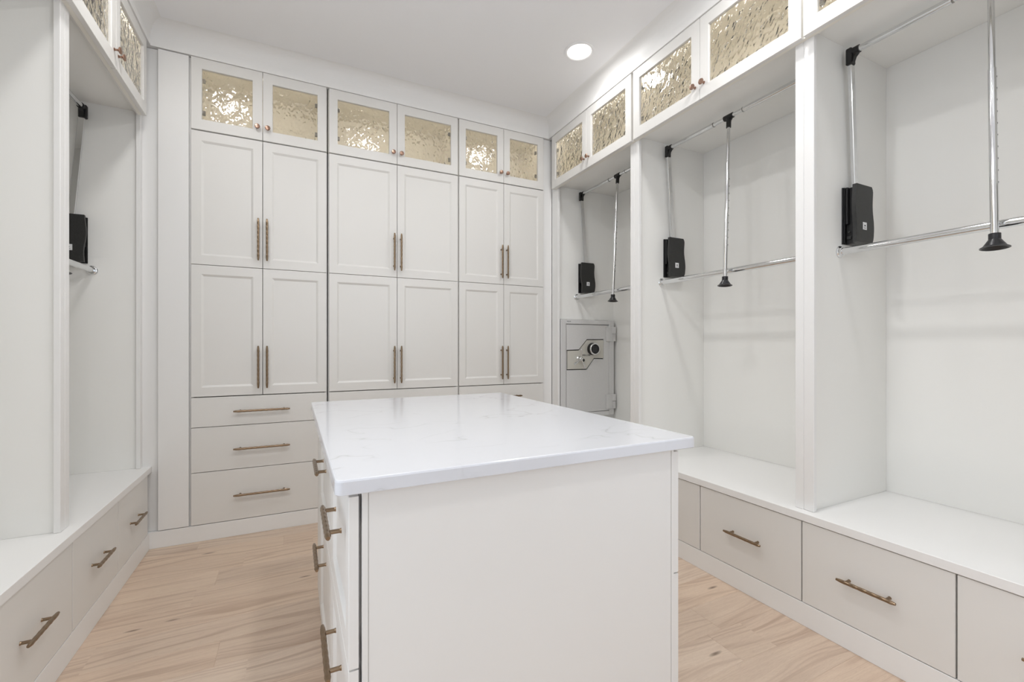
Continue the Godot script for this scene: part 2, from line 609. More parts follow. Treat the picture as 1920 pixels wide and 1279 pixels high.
func wardrobe_lift(label: String, s: float, zf: float, zn: float, zt: float) -> void:
	var t := thing("wardrobe_lift", label, "wardrobe lift", Vector3(fx(s, 2.24), 1.62, (zf + zn) * 0.5), "pull-down hanging rails")
	var X := Vector3.RIGHT * s
	for k in 2:
		var z0: float = zf if k == 0 else zn
		var q := 1.0 if k == 0 else -1.0
		var o := Vector3(fx(s, 2.180), 1.618, z0)
		var W := Vector3(0, 0, q)
		# mounting box: plate and channel on the panel, wavy cover in front of the slot
		var st := nst()
		obox(st, o, X, Vector3.UP, W, 0.0, 0.0, 0.0005, 0.118, 0.250, 0.006, 0.001)
		obox(st, o, X, Vector3.UP, W, 0.004, 0.004, 0.006, 0.118, 0.250, 0.010, 0.001)
		obox(st, o, X, Vector3.UP, W, 0.006, 0.086, 0.012, 0.112, 0.248, 0.022, 0.0015)
		obox(st, o, X, Vector3.UP, W, 0.022, 0.0, 0.006, 0.116, 0.248, 0.0455, 0.001)
		var box := obj("mounting_box", st, M.jet, t)
		var pl := PackedVector2Array()
		for i in 25:
			var y := i / 24.0
			pl.append(Vector2(-0.004 + 0.0070 * sin((1.0 - y) * 5.6 + 2.9) * (0.3 + 0.7 * sin(PI * y)), 0.252 * y))
		for i in 25:
			var y := 1.0 - i / 24.0
			var rd: float = 0.010 * (pow(clampf((y - 0.9) / 0.1, 0, 1), 2.0) + pow(clampf((0.1 - y) / 0.1, 0, 1), 2.0))
			pl.append(Vector2(0.126 - rd + 0.0085 * sin((1.0 - y) * 5.6 + 3.1) * sin(PI * y) + 0.004 * sin(PI * y), 0.252 * y))
		var sc := nst()
		prism(sc, o + W * 0.045, X, Vector3.UP, W, pl, 0.0165)
		var cover := obj("cover", sc, M.black, box)
		var sk := nst()
		obox(sk, o, X, Vector3.UP, W, 0.044, 0.058, 0.0615, 0.074, 0.090, 0.0621, 0.0002)
		obj("sticker", sk, M.sticker, box)
		var si := nst()
		obox(si, o, X, Vector3.UP, W, 0.055, 0.072, 0.0621, 0.064, 0.079, 0.0623, 0.0001)
		obox(si, o, X, Vector3.UP, W, 0.052, 0.064, 0.0621, 0.067, 0.0665, 0.0623, 0.0001)
		obj("printed_mark", si, M.ink, box)
		var sg := nst()
		obox(sg, o, X, Vector3.UP, W, 0.0155, 0.020, 0.012, 0.024, 0.034, 0.030, 0.003)
		lathe(sg, o + X * 0.016 + Vector3.UP * 0.052 + W * 0.022, -X, [Vector2(0.004, 0), Vector2(0.004, 0.003), Vector2(0, 0.004)], 12)
		obj("latch", sg, M.black, box)
		# arm: flat tube leaning forward
		var a := o + X * 0.062 + Vector3.UP * 0.235 + W * 0.022
		var b := Vector3(fx(s, 2.194), 2.425, z0) + W * 0.030
		var sa := nst()
		var d := (b - a)
		var side := X - d.normalized() * X.dot(d.normalized())
		side = side.normalized()
		var wv := side.cross(d).normalized()
		var hw := 0.0145
		var ht := 0.0075
		var cs := [side * hw + wv * (ht - 0.002), side * (hw - 0.002) + wv * ht, -side * (hw - 0.002) + wv * ht, -side * hw + wv * (ht - 0.002), -side * hw - wv * (ht - 0.002), -side * (hw - 0.002) - wv * ht, side * (hw - 0.002) - wv * ht, side * hw - wv * (ht - 0.002)]
		for i in 8:
			var p: Vector3 = cs[i]
			var r: Vector3 = cs[(i + 1) % 8]
			quad(sa, a + p, a + r, b + r, b + p, (p + r).normalized())
		obj("arm", sa, M.chrome, t)
		# elbow
		var se := nst()
		var e := Vector3(fx(s, 2.191), 2.452, z0) + W * 0.030
		bx(se, e.x - 0.018, e.y - 0.055, e.z - 0.012, e.x + 0.018, e.y + 0.017, e.z + 0.012, 0.004)
		lathe(se, e + W * 0.006, W, [Vector2(0.0165, 0), Vector2(0.0165, 0.030), Vector2(0.0125, 0.030)], 18)
		prism(se, e - X * 0.009 + W * 0.0, W, Vector3.UP, X, PackedVector2Array([Vector2(0.008, -0.010), Vector2(0.034, -0.012), Vector2(0.020, -0.026), Vector2(0.012, -0.048), Vector2(0.008, -0.05)]), 0.018)
		obj("elbow", se, M.jet, t)
	# cross rail in two tubes with sleeve rings
	var y := 2.452
	var x := fx(s, 2.191)
	var sr := nst()
	var za := zf + 0.055
	var zb := zn - 0.055
	rod(sr, Vector3(x, y, za), Vector3(x, y, zt - 0.10), 0.0128)
	rod(sr, Vector3(x, y, zt - 0.10), Vector3(x, y, zt + 0.09), 0.0112)
	rod(sr, Vector3(x, y, zt + 0.09), Vector3(x, y, zb), 0.0128)
	obj("hanging_rail", sr, M.chrome, t)
	for z in [zt - 0.10, zt + 0.09]:
		var sn := nst()
		lathe(sn, Vector3(x, y, z - 0.002), Vector3(0, 0, 1), [Vector2(0.0112, 0), Vector2(0.0136, 0), Vector2(0.0136, 0.004), Vector2(0.0112, 0.004)], 20)
		obj("sleeve_ring", sn, M.nickel, t)
	# tee, pull rod in two tubes, bell grip
	var top := Vector3(x, y, zt)
	var low := Vector3(fx(s, 2.121), 1.535, zt + 0.031)
	var dn := (low - top).normalized()
	var stt := nst()
	lathe(stt, top - Vector3(0, 0, 0.028), Vector3(0, 0, 1), [Vector2(0.0112, 0), Vector2(0.0150, 0), Vector2(0.0150, 0.056), Vector2(0.0112, 0.056)], 18)
	lathe(stt, top, dn, [Vector2(0.013, 0.0), Vector2(0.013, 0.062), Vector2(0.009, 0.062)], 18)
	prism(stt, top - X * 0.006, Vector3(0, 0, 1), Vector3.UP, X, PackedVector2Array([Vector2(-0.024, -0.010), Vector2(0.024, -0.010), Vector2(0.012, -0.024), Vector2(0.010, -0.040), Vector2(-0.010, -0.040), Vector2(-0.012, -0.024)]), 0.012)
	obj("tee_joint", stt, M.jet, t)
	var sp := nst()
	var L := (low - top).length()
	rod(sp, top + dn * 0.055, top + dn * (L * 0.36), 0.0090)
	rod(sp, top + dn * (L * 0.355), low, 0.0108)
	var pull := obj("pull_rod", sp, M.chrome, t)
	for i in 10:
		var sh := nst()
		var c := top + dn * (L * (0.39 + 0.045 * i))
		lathe(sh, c + Vector3(0.6 * -s, 0, 0.8).normalized() * -0.0 + Vector3(s * 0.45, 0, 0.89).normalized() * 0.0100, Vector3(s * 0.45, 0, 0.89), [Vector2(0.0034, 0), Vector2(0.0034, 0.0011), Vector2(0.0, 0.0011)], 10)
		obj("peg_hole", sh, M.jet, pull)
	var sq := nst()
	lathe(sq, low - dn * 0.012, dn, [Vector2(0.0108, 0), Vector2(0.0155, 0), Vector2(0.0155, 0.020), Vector2(0.0165, 0.021), Vector2(0.0300, 0.043), Vector2(0.0375, 0.0475), Vector2(0.0375, 0.0495), Vector2(0.034, 0.0495), Vector2(0.012, 0.025), Vector2(0.0, 0.024)], 28)
	obj("bell_grip", sq, M.rubber, t)

func closet_rod(label: String, s: float, zf: float, zn: float) -> void:
	var c := Vector3(fx(s, 2.163), 1.583, 0)
	var t := thing("closet_rod", label, "rod", Vector3(c.x, c.y, (zf + zn) * 0.5), "fixed lower hanging rods")
	var st := nst()
	rod(st, Vector3(c.x, c.y, zf + 0.004), Vector3(c.x, c.y, zn - 0.004), 0.0150, 24)
	obj("rod_tube", st, M.chrome, t)
	for k in 2:
		var sf := nst()
		var z := zf if k == 0 else zn
		var d := Vector3(0, 0, 1 if k == 0 else -1)
		lathe(sf, Vector3(c.x, c.y, z), d, [Vector2(0.026, 0), Vector2(0.026, 0.004), Vector2(0.023, 0.008), Vector2(0.019, 0.010), Vector2(0.019, 0.016), Vector2(0.0152, 0.016)], 24)
		obj("flange", sf, M.chrome, t)

# ------------------------------------------------------------------ the scene
func _ready() -> void:
	rng.seed = 12
	# camera
	var cam := Camera3D.new()
	cam.name = "camera"
	cam.projection = Camera3D.PROJECTION_FRUSTUM
	cam.near = 0.05
	cam.far = 40.0
	cam.size = 0.05 * 1279.0 / FOCAL
	cam.frustum_offset = Vector2(0.0, 0.05 * (648.1 - 639.5) / FOCAL)
	cam.position = Vector3(0, EYE, 0)
	cam.rotation_degrees = Vector3(0, -26.03, 0)
	add_child(cam)
	cam.make_current()
	# environment
	var we := WorldEnvironment.new()
	we.name = "environment"
	var env := Environment.new()
	env.background_mode = Environment.BG_COLOR
	env.background_color = Color(0, 0, 0)
	env.tonemap_mode = Environment.TONE_MAPPER_LINEAR
	env.tonemap_exposure = 1.0
	env.sdfgi_enabled = true
	env.ssao_enabled = true
	env.ssil_enabled = true
	we.environment = env
	add_child(we)
	make_materials()
	recessed_lights()
	shell()
	back_wall()
	right_wall()
	left_wall()
	island()
	safe()

func recessed_lights() -> void:
	var cols := [[-0.45, "left"], [0.5875, "middle"], [1.625, "right"]]
	var rows := [[-2.355, "nearest the back wall", ROW_BACK], [-1.10, "over the island", ROW_MID], [0.15, "over the camera", ROW_NEAR]]
	for i in 9:
		var c: Array = cols[2 - i % 3]
		var r: Array = rows[i / 3]
		var p := Vector3(c[0], CEIL, -2.10 if i == 1 else r[0])
		var label := "round recessed ceiling downlight of the %s row, %s" % [c[1], r[1]]
		if i == 0:
			label = "round recessed downlight glowing white in the ceiling above the right glass cabinets"
		var t := thing("recessed_light", label, "ceiling light", p, "recessed downlights")
		var st := nst()
		lathe(st, p + Vector3(0, -0.0005, 0), Vector3.DOWN, [Vector2(0.096, 0), Vector2(0.095, 0.003), Vector2(0.086, 0.005), Vector2(0.079, 0.004), Vector2(0.074, 0.000)], 48)
		obj("trim_ring", st, M.ceiling, t)
		var sl := nst()
		lathe(sl, p + Vector3(0, -0.0008, 0), Vector3.DOWN, [Vector2(0.0755, 0), Vector2(0.07, 0.0012), Vector2(0, 0.0016)], 48)
		obj("lens", sl, M.lens, t)
		var a := AreaLight3D.new()
		a.name = "lamp"
		a.area_size = Vector2(0.13, 0.13)
		a.light_color = Color(0.985, 0.985, 0.985)
		a.light_energy = r[2]
		a.area_range = 12.0
		a.shadow_enabled = true
		t.add_child(a)
		a.global_transform = Transform3D(Basis(Vector3.RIGHT, -PI / 2), p + Vector3(0, -0.008, 0))

func shell() -> void:
	# subfloor and boards running along x
	var sf := nst()
	bx(sf, -1.55, -0.15, -3.95, 2.75, -0.0185, 1.75)
	var fl := struct("floor", sf, M.gap, "light oak plank floor between the white wardrobes", "floor")
	var w := 0.165
	var k0 := -7
	var ends := {0: -0.262, 1: 1.31, 2: 0.10, 3: 1.20, 4: 1.585, 5: 1.50, -1: 0.9, -2: 1.2, -3: 0.4, 6: 0.3}
	var pick := {-6: [1, -0.432, 0.52], -2: [2, -0.53, 0.535], 5: [3, 1.437, 1.02], -3: [1, 0.4, 1.30]}
	for k in range(k0, 24):
		var z0 := -2.10 + w * k
		var z1 := z0 + w
		if z1 > 1.7:
			break
		var cut: float = ends.get(k, rng.randf_range(-0.4, 1.6))
		for part in 2:
			var xa := -0.78 if part == 0 else cut
			var xb := cut if part == 0 else 1.95
			if xb - xa < 0.05:
				continue
			var strip := rng.randi_range(0, 3)
			var uo := rng.randf_range(0.0, 2.0)
			if pick.has(k) and pick[k][1] > xa and pick[k][1] < xb:
				strip = pick[k][0]
				uo = pick[k][2] - pick[k][1]
			elif strip == 1 or strip == 2:
				strip = 0 if rng.randf() < 0.6 else strip
			plank(fl, xa, xb, z0, z1, strip, uo, M.oak[rng.randi_range(0, 3)])
	var sc := nst()
	bx(sc, -1.55, CEIL, -3.95, 2.75, CEIL + 0.12, 1.75, 0.0)
	struct("ceiling", sc, M.ceiling, "flat white painted ceiling with a recessed light", "ceiling")
	var a := nst()
	bx(a, -1.55, -0.0185, -3.95, 2.75, CEIL, -3.83)
	struct("wall_back", a, M.wall, "white wall behind the tall cabinets", "wall")
	var b := nst()
	bx(b, -1.55, -0.0185, -3.83, -1.41, CEIL, 1.75)
	bx(b, -1.41, -0.0185, -1.255, -0.748, CEIL, 1.6)
	struct("wall_left", b, M.wall, "white wall behind the left wardrobes", "wall")
	var c := nst()
	bx(c, 2.58, -0.0185, -3.83, 2.75, CEIL, 1.75)
	bx(c, 1.915, -0.0185, -0.12, 2.58, CEIL, 1.6)
	struct("wall_right", c, M.wall, "white wall behind the right wardrobes", "wall")
	var d := nst()
	bx(d, -1.41, -0.0185, 1.6, 2.58, CEIL, 1.75)
	struct("wall_front", d, M.wall, "white wall with a window behind the camera", "wall")
	windows()
	# toe boards
	var e := nst()
	bx(e, -0.79, 0.0, ZB - 0.03, 1.93, 0.096, ZB, 0.0012)
	struct("baseboard_back", e, M.paint, "white toe board under the tall cabinets of the back wall", "baseboard")
	var f := nst()
	bx(f, XL - 0.04, 0.0, ZB + 0.0008, XL, 0.0955, -1.255, 0.0012)
	struct("baseboard_left", f, M.paint, "white toe board under the left bench drawers", "baseboard")
	var g := nst()
	bx(g, XR, 0.0, ZB + 0.0008, XR + 0.04, 0.0955, -0.12, 0.0012)
	struct("baseboard_right", g, M.paint, "white toe board under the right bench drawers", "baseboard")
	crown()

# a white framed window on a wall face; U runs along the wall, W into the room
func window(called: String, label: String, at: Vector3, U: Vector3, W: Vector3, w: float, h: float, energy: float) -> void:
	var V := Vector3.UP
	var o0 := at - U * w * 0.5 - V * h * 0.5
	var st := nst()
	var f := 0.06
	obox(st, o0, U, V, W, -f, -f, 0.001, 0.0, h + f, 0.03)
	obox(st, o0, U, V, W, w, -f, 0.001, w + f, h + f, 0.03)
	obox(st, o0, U, V, W, 0.0, -f, 0.001, w, 0.0, 0.03)
	obox(st, o0, U, V, W, 0.0, h, 0.001, w, h + f, 0.03)
	obox(st, o0, U, V, W, w * 0.5 - 0.015, 0.0, 0.006, w * 0.5 + 0.015, h, 0.028)
	var o := struct(called, st, M.paint, label, "window")
	var sp := nst()
	obox(sp, o0, U, V, W, 0.0, 0.0, 0.001, w, h, 0.006, 0.0)
	obj("pane", sp, M.sky, o)
	var a := AreaLight3D.new()
	a.name = "daylight"
	a.area_size = Vector2(w, h)
	a.light_color = DAY
	a.light_energy = energy
	a.area_range = 12.0
	a.shadow_enabled = true
	o.add_child(a)
	a.global_transform = Transform3D(Basis(V.cross(W), V, W).rotated(V, PI), at + W * 0.035)

func windows() -> void:
	window("window_1", "white framed window with a bright pane on the wall behind the camera", Vector3(0.60, 1.55, 1.60), Vector3.LEFT, Vector3.FORWARD, 1.7, 1.6, WINDOW_FRONT)
	window("window_2", "white framed window with a bright pane on the left wall beside the camera", Vector3(-0.748, 1.12, -0.70), Vector3.BACK, Vector3.RIGHT, 0.96, 1.95, WINDOW_LEFT)
	window("window_3", "white framed window with a bright pane on the right wall behind the camera", Vector3(1.915, 1.12, 0.50), Vector3.FORWARD, Vector3.LEFT, 1.1, 1.95, WINDOW_RIGHT)

func plank(parent: Node3D, xa: float, xb: float, z0: float, z1: float, strip: int, uo: float, m: Material) -> void:
	var st := nst()
	var e := 0.0012
	var v0 := strip * 0.165
	var P := [Vector3(xa, -0.0185, z0), Vector3(xb, -0.0185, z0), Vector3(xb, -0.0185, z1), Vector3(xa, -0.0185, z1)]
	var Q := [Vector3(xa, -e, z0), Vector3(xb, -e, z0), Vector3(xb, -e, z1), Vector3(xa, -e, z1)]
	var R := [Vector3(xa + e, 0, z0 + e), Vector3(xb - e, 0, z0 + e), Vector3(xb - e, 0, z1 - e), Vector3(xa + e, 0, z1 - e)]
	var add := func(p: Vector3, n: Vector3) -> void:
		st.set_normal(n)
		st.set_uv(Vector2((p.x + uo) / 2.0, (v0 + p.z - z0) / 0.66))
		st.add_vertex(p)
	var face := func(a: Vector3, b: Vector3, c: Vector3, d: Vector3, n: Vector3) -> void:
		var T := [a, b, c, a, c, d]
		if (b - a).cross(c - a).dot(n) > 0.0:
			T = [a, c, b, a, d, c]
		for p in T:
			add.call(p, n)
	face.call(R[0], R[1], R[2], R[3], Vector3.UP)
	var outs := [Vector3(0, 0, -1), Vector3(1, 0, 0), Vector3(0, 0, 1), Vector3(-1, 0, 0)]
	for i in 4:
		var j := (i + 1) % 4
		face.call(Q[i], Q[j], R[j], R[i], (outs[i] + Vector3.UP).normalized())
		face.call(P[i], P[j], Q[j], Q[i], outs[i])
	obj("plank", st, m, parent)

func crown() -> void:
	# profile: (projection, height), flat fillet then a cove to the ceiling
	var pr := [Vector2(-0.024, 2.8905), Vector2(0.007, 2.8905), Vector2(0.007, 2.9265), Vector2(0.002, 2.9275)]
	for i in 13:
		var a := PI * 0.5 * i / 12.0
		pr.append(Vector2(0.002 + 0.066 * (1.0 - cos(a)), 2.928 + (CEIL - 2.928) * sin(a)))
	var runs := [nst(), nst(), nst()]
	var zn := 1.6
	for i in pr.size() - 1:
		var p: Vector2 = pr[i]
		var q: Vector2 = pr[i + 1]
		var n2 := Vector2(q.y - p.y, p.x - q.x).normalized()
		var L := func(v: Vector2, z: float) -> Vector3: return Vector3(XL + v.x, v.y, z)
		quad(runs[0], Vector3(XL + p.x, p.y, ZB + p.x), Vector3(XL + q.x, q.y, ZB + q.x), Vector3(XL + q.x, q.y, zn), Vector3(XL + p.x, p.y, zn), Vector3(n2.x, n2.y, 0))
		quad(runs[1], Vector3(XL + p.x, p.y, ZB + p.x), Vector3(XL + q.x, q.y, ZB + q.x), Vector3(XR - q.x, q.y, ZB + q.x), Vector3(XR - p.x, p.y, ZB + p.x), Vector3(0, n2.y, n2.x))
		quad(runs[2], Vector3(XR - p.x, p.y, ZB + p.x), Vector3(XR - q.x, q.y, ZB + q.x), Vector3(XR - q.x, q.y, zn), Vector3(XR - p.x, p.y, zn), Vector3(-n2.x, n2.y, 0))
	bx(runs[0], -1.40, 2.8945, ZB + 0.03, XL - 0.022, CEIL - 0.001, -1.256)
	bx(runs[1], -1.40, 2.8945, -3.82, 2.57, CEIL - 0.001, ZB - 0.022)
	bx(runs[2], XR + 0.022, 2.8945, ZB + 0.03, 2.57, CEIL - 0.001, -0.122)
	var lab := ["white cove crown moulding above the left glass cabinets", "white cove crown moulding above the glass cabinets of the back wall", "white cove crown moulding above the right glass cabinets"]
	for i in 3:
		struct("trim_%d" % (i + 1), runs[i], M.paint, lab[i], "moulding")

func back_wall() -> void:
	var X := Vector3.RIGHT
	var W := Vector3.BACK
	# filler panel left of the cabinets
	var sf := nst()
	bx(sf, -0.7058, 0.1, ZB - 0.02, -0.5595, 2.886, ZB, 0.0012)
	struct("trim_4", sf, M.paint, "tall plain white filler panel left of the back cabinets", "filler panel")
	var sg := nst()
	bx(sg, -0.7945, 0.097, ZB - 0.045, -0.552, 2.889, ZB - 0.021)
	bx(sg, 1.8625, 0.097, ZB - 0.045, 1.9485, 2.889, ZB - 0.0155)
	struct("trim_5", sg, M.paint, "recessed white filler strips in the corners of the back wall", "filler strip")
	var cols := [[-0.5486, -0.1765, 0.1942], [0.2107, 0.6600, 1.1138], [1.1244, 1.4962, 1.8597]]
	var place := ["left column beside the filler panel", "middle column behind the island", "right column in the corner"]
	var gl := ["glass cabinet over the left column of tall cabinets, beside the plain filler panel", "glass cabinet over the middle column of the back wall, widest of the three there", "glass cabinet over the right column of the back wall, in the corner"]
	for i in 3:
		var x0: float = cols[i][0]
		var xm: float = cols[i][1]
		var x1: float = cols[i][2]
		var t := thing("tall_cabinet", "tall white cabinet of shaker doors and drawers, " + place[i], "cabinet", Vector3((x0 + x1) * 0.5, 0.097, ZB - 0.28), "tall cabinets of the back wall")
		var sb := nst()
		bx(sb, x0 - 0.0050, 0.097, -3.80, x1 + 0.0050, 2.459, ZB - 0.12, 0.0006)
		for x in [x0 - 0.0050, x1 - 0.010]:
			bx(sb, x, 0.097, ZB - 0.12, x + 0.015, 2.459, ZB - 0.0205, 0.0006)
		bx(sb, x0 + 0.010, 2.440, ZB - 0.12, x1 - 0.010, 2.459, ZB - 0.0205, 0.0006)
		bx(sb, x0 + 0.010, 0.097, ZB - 0.12, x1 - 0.010, 0.108, ZB - 0.0205, 0.0006)
		obj("body", sb, M.door, t)
		for r in [[0.8635, 1.6530, 1.0365], [1.6560, 2.4530, 1.831]]:
			for k in 2:
				var a: float = x0 if k == 0 else xm + 0.0015
				var b: float = xm - 0.0015 if k == 0 else x1
				var d := shaker_door("door", Vector3(a, r[0], ZB), X, W, b - a, r[1] - r[0], t)
				var hx: float = b - 0.0215 if k == 0 else a + 0.0235
				handle(Vector3(hx, r[2], ZB), Vector3.UP, W, 0.262, d)
		for r in [[0.1000, 0.4085, 0.255], [0.4120, 0.6775, 0.538], [0.6810, 0.8580, 0.769]]:
			drawer_front(Vector3(x0, r[0], ZB), X, W, x1 - x0, r[1] - r[0], t, 0.308, r[2] - r[0])
		glass_cabinet("white " + gl[i], Vector3(x0, 2.461, ZB), X, W, x1 - x0, xm - x0, 0.58, 5.0 + i * 7.1)

func bench(label: String, s: float, za: float, zb: float) -> void:
	var st := nst()
	var x0 := 1.906 if s > 0 else -0.738
	bx(st, x0, 0.4385, za, fx(s, 2.567), 0.472, zb, 0.0015)
	var o := obj("bench_top", st, M.paint)
	tag(o, label, "bench", "bench tops")

func drawer_unit(label: String, s: float, z0: float, zm: float, z1: float) -> void:
	var xf := XR if s > 0 else XL
	var t := thing("drawer_base", label, "drawer unit", Vector3(xf + s * 0.3, 0.097, (z0 + z1) * 0.5), "drawer bases under the benches")
	var sb := nst()
	bx(sb, xf + s * 0.12, 0.097, z0 + 0.0005, fx(s, 2.56), 0.438, z1 - 0.0005)
	for z in [z0 + 0.0005, zm - 0.008, z1 - 0.0165]:
		bx(sb, xf + s * 0.0205, 0.097, z, xf + s * 0.12, 0.438, z + 0.016)
	bx(sb, xf + s * 0.0205, 0.097, z0 + 0.01, xf + s * 0.12, 0.106, z1 - 0.01)
	obj("body", sb, M.door, t)
	var W := Vector3(-s, 0, 0)
	for r in [[z0, zm], [zm, z1]]:
		var a: float = r[0] + 0.0025
		var w: float = r[1] - r[0] - 0.005
		drawer_front(Vector3(xf, 0.0985, a), Vector3.BACK, W, w, 0.3360, t, 0.190, 0.1695)

func right_wall() -> void:
	bench("long white bench top along the right wall under the open bays", 1.0, ZB + 0.001, -0.122)
	drawer_unit("white two-drawer base under the right bench, hidden behind the island", 1.0, ZB + 0.002, -2.700, -2.191)
	drawer_unit("white two-drawer base under the right bench, just beyond the island corner", 1.0, -2.191, -1.670, -1.149)
	drawer_unit("white two-drawer base under the right bench, nearest the camera", 1.0, -1.149, -0.6626, -0.168)
	hanging_bay("open white hanging bay on the right wall with the grey safe", 1.0, -3.176, -2.239, -3.226, -3.133, -2.2526, -2.2140, true)
	hanging_bay("open white hanging bay in the middle of the right wall", 1.0, -2.200, -1.177, -2.2135, -2.1734, -1.1989, -1.1635)
	hanging_bay("open white hanging bay on the right wall, nearest the camera", 1.0, -1.137, -0.162, -1.1630, -1.1217, -0.180, -0.141)
	var U := Vector3.BACK
	var W := Vector3.LEFT
	glass_cabinet("white glass cabinet over the right wall bay with the safe", Vector3(XR, 2.461, -3.1685), U, W, 0.9647, 0.487, 0.64, 31.0)
	glass_cabinet("white glass cabinet over the middle bay of the right wall", Vector3(XR, 2.461, -2.184), U, W, 1.0317, 0.5105, 0.64, 43.7)
	glass_cabinet("white glass cabinet over the right wall bay nearest the camera", Vector3(XR, 2.461, -1.1424), U, W, 0.990, 0.495, 0.64, 57.3)
	wardrobe_lift("chrome and black pull-down rail above the grey safe", 1.0, -3.176, -2.239, -2.672)
	wardrobe_lift("chrome and black pull-down rail in the middle bay of the right wall", 1.0, -2.200, -1.177, -1.716)
	wardrobe_lift("largest chrome and black pull-down rail, in the right bay nearest the camera", 1.0, -1.137, -0.162, -0.669)
	closet_rod("fixed chrome rod just above the grey safe", 1.0, -3.176, -2.239)
	closet_rod("fixed chrome rod across the middle bay of the right wall", 1.0, -2.200, -1.177)
	closet_rod("fixed chrome rod across the right bay nearest the camera", 1.0, -1.137, -0.162)

func left_wall() -> void:
	bench("long white bench top along the left wall", -1.0, ZB - 0.022, -1.256)
	drawer_unit("white two-drawer base under the left bench, next to the back wall", -1.0, -3.1818, -2.7109, -2.2247)
	drawer_unit("white two-drawer base under the left bench, nearest the camera", -1.0, -2.2247, -1.640, -1.270)
	hanging_bay("open white hanging bay on the left wall holding a pull-down rail", -1.0, -3.212, -2.290, -3.2335, -3.196, -2.307, -2.2705)
	hanging_bay("open white hanging bay at the left edge, nearest the camera", -1.0, -2.246, -1.290, -2.2700, -2.2326, -1.308, -1.270)
	var U := Vector3.FORWARD
	var W := Vector3.RIGHT
	glass_cabinet("white glass cabinet over the left wall bay with the pull-down rail", Vector3(XL, 2.461, -2.2050), U, W, 0.9550, 0.4777, 0.64, 71.9)
	glass_cabinet("white glass cabinet over the left edge bay nearest the camera", Vector3(XL, 2.461, -1.272), U, W, 0.918, 0.459, 0.64, 83.1)
	wardrobe_lift("chrome and black pull-down rail in the left wall bay", -1.0, -3.212, -2.290, -2.75)
	closet_rod("fixed chrome rod in the left wall bay", -1.0, -3.212, -2.290)

func island() -> void:
	var t := thing("island_cabinet", "white island cabinet with drawers on its sides and a plain end panel", "cabinet", Vector3(0.54, 0, -1.56))
	var sb := nst()
	bx(sb, 0.118, 0.08, -2.175, 0.958, 0.8835, -0.952)
	bx(sb, 0.15, 0.0, -2.13, 0.93, 0.08, -0.99)
	obj("body", sb, M.door, t)
	var se := nst()
	bx(se, 0.1345, 0.004, -0.952, 0.9525, 0.8835, -0.9312, 0.0012)
	obj("end_panel", se, M.door, t)
	for x in [[0.1215, 0.1340], [0.9530, 0.9620]]:
		var ss := nst()
		bx(ss, x[0], 0.004, -0.953, x[1], 0.8835, -0.930, 0.0012)
		obj("stile", ss, M.door, t)
	var sfar := nst()
	bx(sfar, 0.118, 0.004, -2.192, 0.958, 0.8835, -2.176, 0.0012)
	obj("end_panel", sfar, M.door, t)
	# left face: x = 0.0965, right face: x = 0.979
	for side in [-1.0, 1.0]:
		var xf := 0.0965 if side < 0.0 else 0.9795
		var W := Vector3(side, 0, 0)
		for c in [[-1.3695, -0.9300], [-1.9860, -1.3735]]:
			for r in [[0.530, 0.871, 0.752], [0.085, 0.526, 0.442]]:
				var d := shaker_door("drawer_front", Vector3(xf, r[0], c[0]), Vector3.BACK, W, c[1] - c[0], r[1] - r[0], t, 0.052, 0.052)
				handle(Vector3(xf, r[2], (c[0] + c[1]) * 0.5), Vector3.BACK, W, 0.215, d)
		var sc := nst()
		bx(sc, xf, 0.085, -2.19, xf - side * 0.019, 0.871, -1.990, 0.0012)
		obj("filler", sc, M.door, t)
		var sd := nst()
		bx(sd, xf - side * 0.020, 0.005, -2.17, xf - side * 0.03, 0.083, -0.95)
		obj("toe_board", sd, M.paint, t)
	# countertop with rounded corners and an eased edge
	var x0 := 0.0695
	var x1 := 1.018
	var z0 := -2.2185
	var z1 := -0.9010
	var rings := [[0.0015, 0.8840], [0.0, 0.8855], [0.0, 0.9095], [0.0012, 0.9128], [0.0045, 0.9140]]
	var R := 0.016
	var outl := func(ins: float, y: float) -> Array:
		var o := []
		for k in 4:
			var cx := (x1 - R) if k == 0 or k == 3 else (x0 + R)
			var cz := (z1 - R) if k < 2 else (z0 + R)
			for i in 9:
				var a := PI * 0.5 * (k + i / 8.0)
				o.append(Vector3(cx + cos(a) * (R - ins), y, cz + sin(a) * (R - ins)))
		return o
	var st := nst()
	var prev := []
	for q in rings:
		var cur: Array = outl.call(q[0], q[1])
		if prev.size() > 0:
			for i in cur.size():
				var j := (i + 1) % cur.size()
				var n: Vector3 = (prev[j] - prev[i]).cross(cur[i] - prev[i])
				if n.length_squared() < 1e-18:
					continue
				n = n.normalized()
				var mid: Vector3 = (cur[i] + cur[j]) * 0.5 - Vector3((x0 + x1) * 0.5, q[1], (z0 + z1) * 0.5)
				if n.dot(mid + Vector3(0, 0.01, 0)) < 0.0:
					n = -n
				quad(st, prev[i], prev[j], cur[j], cur[i], n)
		prev = cur
	for tb in [[rings[4], Vector3.UP], [rings[0], Vector3.DOWN]]:
		var loop: Array = outl.call(tb[0][0], tb[0][1])
		var cc := Vector3((x0 + x1) * 0.5, tb[0][1], (z0 + z1) * 0.5)
		for i in loop.size():
			tri(st, cc, loop[i], loop[(i + 1) % loop.size()], tb[1])
	var o := obj("countertop", st, M.quartz)
	tag(o, "polished white quartz countertop with faint grey veins on the island", "countertop")

